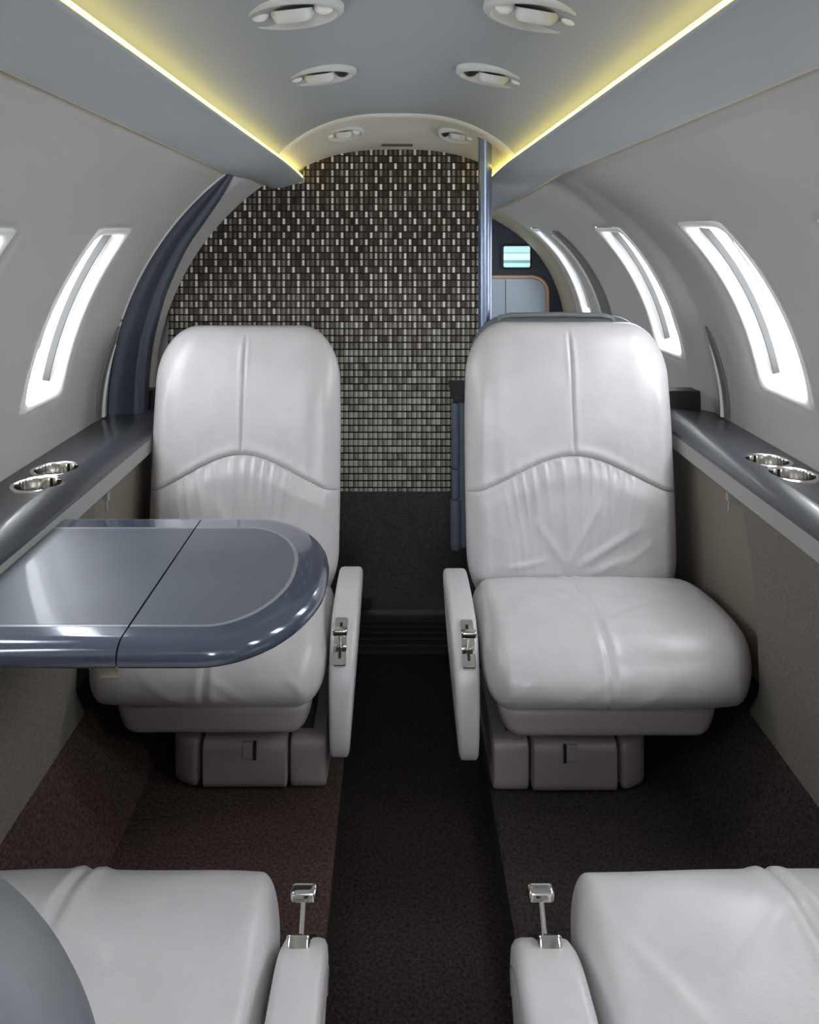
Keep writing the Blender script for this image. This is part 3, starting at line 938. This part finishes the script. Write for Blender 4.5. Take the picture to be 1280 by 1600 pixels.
def make_seat(side, xin, w, yf, dirn, ztop, label, recline=0.10, back=0.41, seed=0, base_lx=0.0, cush_seam=0.48, arm=(-0.066, -0.004), dark_back=False, cr_in=0.05, cfo=0.02, rail=True, side_b=0.02):
    """side: +1 outboard is +X. xin: inboard face X. yf: cushion front Y. dirn: +1 backrest lies at larger Y"""
    root = empty('cabin_seat', (xin + side * w / 2, yf + dirn * 0.22, 0.07))
    def W(lx, ly, z): return Vector((xin + side * lx, yf + dirn * ly, z))
    def tolocal(bm):
        for v in bm.verts: v.co = W(v.co.x, v.co.y, v.co.z)
        return bm
    # ---------------- cushion
    c = (w / 2, 0.225, 0.332); h = (w / 2, 0.225, 0.080)
    seamx = (cush_seam - 0.5) * w
    def cw(p, n):
        q = p.copy()
        u = p.x / h[0]; v = p.y / h[1]
        top = clamp(n.z); front = clamp(-n.y)
        f = top + front * 0.8
        # crown and slope
        q.z += 0.012 * top * (1 - u * u) * (1 - v * v) - 0.022 * (v * 0.5 + 0.5) * (0.5 + 0.5 * top) + 0.004
        # front outboard corner rounds off, front bulges
        q.y -= 0.014 * front * (1 - u * u) * (1 - (p.z / h[2]) ** 2)
        o = clamp((u - 0.55) / 0.45); fr = clamp((-v - 0.1) / 0.9)
        q.y += cfo * o * o * fr
        q.x += side_b * max(0.0, 1 - ((v + 0.1) / 0.95) ** 2) * sstep(0.3, 1.0, u)
        # seam, curving slightly
        sx_ = seamx - 0.012 * v * v * (1 if v > 0 else 0.3)
        d = abs(p.x - sx_)
        g = math.exp(-(d / 0.0045) ** 2) * 0.0045 - 0.0035 * math.exp(-((d - 0.014) / 0.009) ** 2)
        q -= Vector((0, -front, top)) * g
        # wrinkles near the seam and the back
        pp = (p.x, p.y)
        wr = 0
        for (a, b, ww, am) in (((seamx - 0.01, -0.12), (seamx - 0.16, 0.02), 0.010, 0.003), ((seamx - 0.008, -0.04), (seamx - 0.10, 0.09), 0.008, 0.0028),
                               ((seamx + 0.012, 0.0), (seamx + 0.13, 0.11), 0.010, 0.0026), ((seamx + 0.01, -0.12), (seamx + 0.17, -0.02), 0.012, 0.003),
                               ((-0.20, 0.17), (-0.05, 0.10), 0.010, 0.003), ((0.05, 0.15), (0.2, 0.10), 0.011, 0.003), ((-0.22, -0.10), (-0.14, 0.05), 0.012, 0.0025)):
            wr += am * ridge(pp, a, b, ww)
        # front face wrinkles (in x,z)
        wf = 0
        pf = (p.x, p.z)
        for (a, b, ww, am) in (((seamx - 0.005, 0.03), (seamx - 0.10, -0.03), 0.007, 0.003), ((seamx - 0.005, 0.0), (seamx - 0.07, -0.05), 0.006, 0.0025),
                               ((seamx + 0.01, -0.05), (seamx + 0.12, 0.02), 0.008, 0.003), ((-0.23, -0.03), (-0.17, 0.03), 0.007, 0.0025), ((-0.22, -0.05), (-0.1, -0.035), 0.006, 0.002)):
            wf += am * ridge(pf, a, b, ww)
        q.z += wr * top; q.y -= wf * front
        nz = noise.noise(Vector((p.x * 7 + seed, p.y * 7, p.z * 7 + seed)))
        q += n * 0.0022 * nz * f
        q.z = max(q.z, -0.046 - 0.006 * math.exp(-((q.z + 0.08) / 0.02) ** 2))
        return q
    bm = rbox(c, h, (cr_in, 0.125, 0.078), n=(90, 70, 34), warp=cw)
    cu = obj('seat_cushion', tolocal(bm), M['leather'], root, smooth='full')
    # seam cord on the cushion
    def cus_z(lx, ly):
        u = (lx - w / 2) / h[0]; v = (ly - 0.225) / h[1]
        yy = ly - 0.225; inner = h[1] - 0.085
        z = h[2]
        if abs(yy) > inner: z = h[2] - 0.062 + 0.062 * math.sqrt(max(0, 1 - ((abs(yy) - inner) / 0.085) ** 2))
        return 0.345 + z + 0.012 * (1 - u * u) * (1 - v * v) - 0.022 * (v * .5 + .5) + 0.004
    # ---------------- backrest
    zb = 0.27
    hz = (ztop - zb) / 2
    cb = (w / 2, 0.0, 0.0); hb = (w / 2, 0.058, hz)
    def seam_z(u):    # arch seam relative to the centre of the back
        return (0.572 - (zb + ztop) / 2) + 0.104 * (0.55 * (0.5 + 0.5 * math.cos(math.pi * clamp(abs(u)))) + 0.45 * (1 - abs(u) ** 1.8))
    def bw(p, n):
        q = p.copy()
        u = p.x / hb[0]; v = p.z / hb[2]
        fr = clamp(-n.y)
        # width: shoulders taper towards the top
        k = 1 - 0.035 * clamp((v - 0.2) / 0.8) ** 1.6 - 0.015 * clamp((-v - 0.3) / 0.7)
        q.x *= k
        sz = seam_z(u); d = p.z - sz
        if fr > 0:
            q.y -= 0.018 * fr * (1 - u * u) ** 0.8 * math.cos(v * 1.3)
            # lumbar pad bulges forward below the seam
            q.y -= fr * (0.016 * sstep(0, -0.05, d) * sstep(-1.05, -0.7, v) * (1 - abs(u) ** 4))
            # side bolster roll
            q.y -= fr * 0.009 * math.exp(-((abs(u) - 0.86) / 0.07) ** 2) * sstep(0.75, 0.4, v)
            g = 0.006 * math.exp(-(d / 0.0045) ** 2) - 0.003 * math.exp(-((d - 0.014) / 0.01) ** 2)
            g *= sstep(1.0, 0.93, abs(u)) * 0.7 + 0.3
            if d > 0:
                dd = abs(p.x - 0.002)
                g += (0.006 * math.exp(-(dd / 0.0035) ** 2) - 0.0022 * math.exp(-((dd - 0.009) / 0.006) ** 2)) * sstep(0.0, 0.02, d) * sstep(0.97, 0.86, v)
            # gathers below the seam
            if d < 0:
                env = math.exp(d / 0.085) * sstep(0.72, 0.5, abs(u)) * sstep(0.0, -0.012, d)
                ph = p.x * 190 + 2.6 * math.sin(p.x * 29 + seed) + p.x * (-d) * 260
                w1 = 1 - 2 * abs(math.sin(ph * 0.5)) ** 0.7
                w2 = math.sin(p.x * 330 + 3 * math.sin(p.x * 47 + seed) + p.x * (-d) * 420)
                g -= env * (0.0052 * w1 + 0.0016 * w2 * math.exp(d / 0.03))
            else:
                env = math.exp(-d / 0.03) * sstep(0.9, 0.7, abs(u)) * sstep(0.25, 0.5, abs(u)) * sstep(0, 0.01, d)
                g -= 0.0014 * env * math.sin(p.x * 190 + seed)
            q.y += g * fr
            wr = 0
            pz = (p.x, p.z)
            b0 = -hb[2] + 0.095
            for (a, b, ww, am) in (((-0.02, b0 + 0.06), (0.06, b0 + 0.20), 0.010, 0.0055), ((0.0, b0 + 0.05), (0.16, b0 + 0.14), 0.010, 0.0055),
                                   ((-0.03, b0 + 0.05), (-0.10, b0 + 0.15), 0.011, 0.004), ((0.03, b0 + 0.03), (0.13, b0 + 0.07), 0.009, 0.0045),
                                   ((0.10, b0 + 0.04), (0.19, b0 + 0.10), 0.009, 0.004), ((-0.02, b0 + 0.07), (-0.025, b0 + 0.2), 0.012, 0.003),
                                   ((0.08, b0 + 0.16), (0.11, b0 + 0.25), 0.010, 0.003), ((-0.18, b0 + 0.04), (-0.08, b0 + 0.06), 0.008, 0.003)):
                wr += am * ridge(pz, a, b, ww)
            q.y -= wr * fr
            q.y -= 0.003 * noise.noise(Vector((p.x * 8 + seed * 3, p.z * 8, seed))) * fr
        # lean
        zt = (p.z + hz) / (2 * hz)
        q.y += back + 0.058 + recline * zt
        q.z += (zb + ztop) / 2
        return q
    bm = rbox((w / 2, 0, 0), hb, (0.105, 0.052, 0.145), n=(200, 16, 200), warp=bw)
    bk = obj('backrest', tolocal(bm), M['frontshell'] if dark_back else M['leather'], root, smooth='full')
    # dark seam cords laid in the grooves
    def face_y(px, pz):
        u = px / hb[0]; v = pz / hb[2]
        q = bw(Vector((px, -hb[1], pz)), Vector((0, -1, 0)))
        return q
    bm = bmesh.new()
    pts = []
    for i in range(61):
        u = lerp(-0.985, 0.985, i / 60)
        q = face_y(u * hb[0], seam_z(u))
        edge_r = clamp((abs(u) * hb[0] - (hb[0] - 0.105)) / 0.105)
        q.y += 0.052 * (1 - math.sqrt(max(0.0, 1 - edge_r ** 2)))
        pts.append(W(w / 2 + q.x, q.y - 0.0008, q.z))
    tube(bm, pts, 0.0013, n=6)
    obj('arch_seam', bm, M['piping'], bk)
    # ---------------- shell behind the backrest
    def shw(p, n):
        q = p.copy(); v = p.z / hz
        q.x *= 1 - 0.05 * clamp((v - 0.2) / 0.8) ** 1.6
        q.y += 0.03 * (1 - (p.x / (w / 2)) ** 2)
        q.y += back + 0.128 + recline * (p.z + hz) / (2 * hz)
        q.z += (zb + ztop) / 2 + 0.006
        return q
    bm = rbox((w / 2, 0, 0), (w / 2 - 0.012, 0.032, hz + (0.002 if rail else -0.016)), (0.10, 0.03, 0.13), n=(30, 10, 30), warp=shw)
    obj('back_shell', tolocal(bm), M['frontshell'] if dark_back else M['shell'], root, smooth='full')
    if rail:
        # grab rail along the top of the shell
        bm = bmesh.new()
        yy = back + 0.135 + recline
        pts = [(w * 0.18, yy, ztop - 0.02), (w * 0.20, yy, ztop + 0.004), (w * 0.25, yy, ztop + 0.010), (w * 0.5, yy, ztop + 0.012), (w * 0.72, yy, ztop + 0.010), (w * 0.77, yy, ztop + 0.003), (w * 0.80, yy, ztop - 0.02)]
        tube(bm, pts, 0.0075, n=10)
        obj('top_rail', tolocal(bm), M['shell'], root)
    # ---------------- skirt, pedestal and base
    def skw(p, n):
        q = p.copy(); t = clamp((-p.z / 0.035 + 1) / 2)
        q.x *= 1 - 0.11 * t * t
        return q
    bm = rbox((w / 2 - 0.018, 0.225, 0.245), (w / 2 - 0.045, 0.185, 0.036), (0.035, 0.035, 0.018), n=(30, 20, 12), warp=skw)
    obj('seat_skirt', tolocal(bm), M['leather_base'], root, smooth='full')
    bm = bmesh.new(); box(bm, base_lx + 0.03, base_lx + 0.30, 0.12, 0.36, 0.15, 0.235)
    obj('pedestal', tolocal(bm), M['black'], root)
    b0 = base_lx
    bm = rbox((b0 + 0.038, 0.235, 0.125), (0.040, 0.150, 0.055), (0.008, 0.02, 0.02), n=(10, 14, 12))
    bs = obj('seat_base', tolocal(bm), M['leather_base'], root)
    def outer_w(p, n):
        q = p.copy(); t = clamp(p.x / 0.032 * 0.5 + 0.5)
        q.y += 0.03 * t * t * (1 if p.y < 0 else -1)
        return q
    bm = rbox((b0 + 0.298, 0.235, 0.125), (0.032, 0.150, 0.055), (0.014, 0.02, 0.02), n=(12, 14, 12), warp=outer_w)
    obj('base_end', tolocal(bm), M['leather_base'], root)
    bm = rbox((b0 + 0.172, 0.232, 0.125), (0.091, 0.152, 0.054), (0.006, 0.02, 0.02), n=(16, 14, 12))
    drw = obj('base_drawer', tolocal(bm), M['leather_base'], root)
    bm = bmesh.new()
    box(bm, b0 + 0.150, b0 + 0.175, 0.0775, 0.084, 0.142, 0.176, bev=0.002)
    obj('pull_tab', tolocal(bm), M['piping'], drw)
    bm = bmesh.new()
    box(bm, b0 + 0.150 - 0.004, b0 + 0.152, 0.0755, 0.084, 0.140, 0.176, bev=0.0005)
    obj('tab_slot', tolocal(bm), M['black'], drw)
    # ---------------- armrest (aisle side)
    out = [(0.430, 0.300), (0.435, 0.360), (0.425, 0.395), (0.395, 0.408), (0.30, 0.412), (0.22, 0.410), (0.165, 0.402), (0.115, 0.377), (0.080, 0.340), (0.062, 0.295), (0.054, 0.24), (0.056, 0.19), (0.070, 0.152), (0.095, 0.140), (0.14, 0.142), (0.25, 0.17), (0.36, 0.21), (0.41, 0.25)]
    sm = []
    n = len(out)
    for i in range(n):
        p0, p1, p2, p3 = out[i - 1], out[i], out[(i + 1) % n], out[(i + 2) % n]
        for k in range(4):
            t = k / 4
            sm.append(tuple(0.5 * (2 * p1[d] + (p2[d] - p0[d]) * t + (2 * p0[d] - 5 * p1[d] + 4 * p2[d] - p3[d]) * t * t + (-p0[d] + 3 * p1[d] - 3 * p2[d] + p3[d]) * t ** 3) for d in (0, 1)))
    a0, a1 = arm; ac = (a0 + a1) / 2; aw = (a1 - a0) / 2
    def place(a, b, x):
        t = clamp((b - 0.14) / 0.27)
        return Vector((ac + 0.006 * (1 - t) + x * aw * lerp(0.66, 1.0, t), a, b))
    bm = bmesh.new()
    slab(bm, sm, [(-1.0, 0.030), (-0.99, 0.016), (-0.93, 0.007), (-0.80, 0.0015), (-0.6, 0.0), (0.6, 0.0), (0.80, 0.0015), (0.93, 0.007), (0.99, 0.016), (1.0, 0.030)], place)
    ar = obj('armrest', tolocal(bm), M['leather'], root, smooth='full')
    # piping around the aisle face
    bm = bmesh.new()
    pp = offset_poly(sm, 0.026)
    pts = [W(*place(a, b, -1.0)) for a, b in pp if 0.06 < a < 0.36 and b > 0.27]
    pts = [p - Vector((side * 0.0005, 0, 0)) for p in pts]
    if len(pts) > 3:
        tube(bm, pts, 0.0012, n=6); obj('arm_seam', bm, M['piping'], ar)
    # control plate and T handle on the front slope
    P0 = Vector((ac + 0.006, 0.152, 0.399)); P1 = Vector((ac + 0.006, 0.076, 0.334))
    dv = (P1 - P0).normalized(); nv = Vector((0, dv.z, -dv.y)).normalized()
    if nv.y > 0: nv = -nv
    mid = (P0 + P1) / 2 + nv * 0.0075
    L = 0.050
    def fr(a, b, c_): return mid + Vector((a, 0, 0)) + dv * b + nv * c_
    bm = bmesh.new()
    pl = rrect(-0.0145, 0.0145, -L, L, 0.006)
    slab(bm, pl, [(-0.012, 0), (0.001, 0), (0.003, 0.0012)], lambda a, b, c_: fr(a, b, c_))
    ct = obj('control_plate', tolocal(bm), M['chrome'], root)
    for z0 in (-0.028, 0.024):
        bm = bmesh.new()
        slab(bm, rrect(-0.003, 0.003, z0 - 0.010, z0 + 0.012, 0.002), [(0.0, 0), (0.0040, 0)], lambda a, b, c_: fr(a, b, c_))
        obj('plate_slot', tolocal(bm), M['black'], ct)
    bm = bmesh.new()
    s0 = fr(0, 0.0, 0.0); tip = s0 + Vector((0, -0.026, 0.030))
    tube(bm, [s0, s0 + (tip - s0) * 0.5, tip], 0.0036, n=12)
    hd = obj('recline_lever', tolocal(bm), M['chrome'], root)
    bm = rbox(tuple(tip + Vector((0, 0, 0.004))), (0.0165, 0.009, 0.0075), (0.005, 0.005, 0.005), n=(12, 8, 8))
    obj('lever_knob', tolocal(bm), M['chrome'], hd)
    root['label'] = label; root['category'] = 'seat'; root['group'] = 'leather cabin seats'
    return root

make_seat(-1, -0.149, 0.497, 1.60, 1, 0.992, 'pale leather club seat behind the fold-out table, on the left facing the camera', seed=1.3, base_lx=0.0, rail=False, side_b=0.006)
make_seat(1, 0.180, 0.545, 1.59, 1, 1.003, 'pale leather club seat right of the aisle facing the camera, its cushion in full view', seed=4.1, base_lx=0.022, cush_seam=0.46, side_b=0.036)
make_seat(-1, -0.147, 0.497, 1.102, -1, 0.955, 'foreground leather seat at bottom left, turned away, cushion half covered by its grey backrest', seed=7.7, recline=0.12, back=0.550, dark_back=True, cush_seam=0.54, cr_in=0.035, cfo=0.008, rail=False)
make_seat(1, 0.222, 0.505, 1.102, -1, 1.0, 'foreground leather seat at bottom right, turned away, only its cushion and armrest showing', seed=2.9, recline=0.25, back=0.66, arm=(-0.085, -0.004), cush_seam=0.56, cr_in=0.035, cfo=0.008, rail=False)

# ------------------------------------------------------------------ fold-out table
ZT = EYE - 0.56
root = empty('folding_table', (-0.40, 1.33, ZT - 0.04))
TY0, TY1, TXR, TXL, TXS = 1.080, 1.572, -0.114, -0.6445, -0.379
def table_outline(TXL=TXL):
    pts = [(TXL, TY1), (TXL, TY0)]
    r1 = 0.16; r0 = 0.16
    cy0 = TY0 + 0.235
    # near corner
    pts += [(x, TY0) for x in frange(TXL + 0.05, TXR - r0, 8)]
    for k in range(1, 17):
        a = math.radians(-90 + 90 * k / 16)
        pts.append((TXR - r0 + r0 * math.cos(a), cy0 + 0.235 * math.sin(a)))
    ry = TY1 - cy0 - 0.02
    for k in range(1, 17):
        a = math.radians(90 * k / 16)
        pts.append((TXR - r1 + r1 * math.cos(a), cy0 + 0.02 + ry * math.sin(a)))
    pts += [(x, TY1) for x in frange(TXR - r1 - 0.03, TXL + 0.05, 8)]
    return pts
OUT = table_outline(); OUTX = table_outline(TXL - 0.12)
def clip(poly, x, keep):
    """keep points with keep*(px - x) >= 0"""
    res = []
    n = len(poly)
    for i in range(n):
        a, b = poly[i], poly[(i + 1) % n]
        ia, ib = keep * (a[0] - x) >= 0, keep * (b[0] - x) >= 0
        if ia: res.append(a)
        if ia != ib:
            t = (x - a[0]) / (b[0] - a[0]); res.append((x, a[1] + (b[1] - a[1]) * t))
    out = []
    for p in res:
        if not out or (abs(p[0] - out[-1][0]) + abs(p[1] - out[-1][1])) > 1e-5: out.append(p)
    return out
LAY = [(-0.036, 0.012), (-0.034, 0.005), (-0.029, 0.001), (-0.021, 0.0), (-0.013, 0.0015), (-0.007, 0.006), (-0.003, 0.0115), (-0.0008, 0.018), (0.0, 0.026)]
for keep, gap in ((-1, -0.0012), (1, 0.0012)):
    bm = bmesh.new()
    rows = []
    base = clip(OUT, TXS + gap, keep)
    rows = []
    for z, ins in LAY:
        q = offset_poly(OUT, ins)
        # inset positions are clipped at the split plane so both leaves stay flush
        qq = []
        for p in base:
            if abs(p[0] - (TXS + gap)) < 1e-6 or abs(p[0] - TXL) < 1e-6:
                near = p[1] < 1.3
                qq.append((p[0], (TY0 + ins) if near else (TY1 - ins)))
            else:
                i = min(range(len(OUT)), key=lambda k: (OUT[k][0] - p[0]) ** 2 + (OUT[k][1] - p[1]) ** 2)
                qq.append(q[i])
        rows.append([Vector((a, b, ZT + z)) for a, b in qq])
    vs = grid_bm(bm, rows, close=True)
    bm.faces.new(list(reversed(vs[0]))); bm.faces.new(vs[-1])
    lf = obj('table_leaf', bm, M['table'], root)
    # recessed-look centre panel and metal inlay line
    ins_l = clip(clip(offset_poly(OUTX, 0.058), TXS + gap * 1.5, keep), TXL + 0.0004, 1)
    ins_o = clip(clip(offset_poly(OUTX, 0.0515), TXS + gap * 1.5, keep), TXL + 0.0002, 1)
    if keep < 0:
        ins_l = [p for p in ins_l]
    sq = lambda P_: [(a, b - 0.014 * (b - TY0) / (TY1 - TY0)) for a, b in P_]
    ins_l, ins_o = sq(ins_l), sq(ins_o)
    bm = bmesh.new(); slab(bm, ins_l, [(-0.004, 0), (0.0006, 0)], lambda a, b, c_: Vector((a, b, ZT + c_)))
    obj('centre_panel', bm, M['table_panel'], lf, smooth=False)
    bm = bmesh.new(); slab(bm, ins_o, [(-0.004, 0), (0.0003, 0)], lambda a, b, c_: Vector((a, b, ZT + c_)))
    obj('inlay_line', bm, M['inlay'], lf, smooth=False)
bm = bmesh.new(); box(bm, -0.644, -0.42, 1.27, 1.39, ZT - 0.058, ZT - 0.037, bev=0.004)
obj('support_arm', bm, M['black'], root)
bm = bmesh.new(); box(bm, -0.408, -0.382, 1.100, 1.145, ZT - 0.056, ZT - 0.037, bev=0.002)
lt = obj('latch', bm, M['brass'], root)
bm = bmesh.new(); lathe(bm, (-0.418, 1.118, ZT - 0.045), [(0.0001, -0.012), (0.006, -0.012), (0.008, -0.008), (0.006, -0.004), (0.004, 0.0), (0.006, 0.006), (0.0001, 0.010)], axis=Vector((1, 0, 0)), n=20)
obj('latch_knob', bm, M['chrome'], lt)
tag(root, 'glossy slate blue fold-out table with rounded end in front of the left seat', 'table')
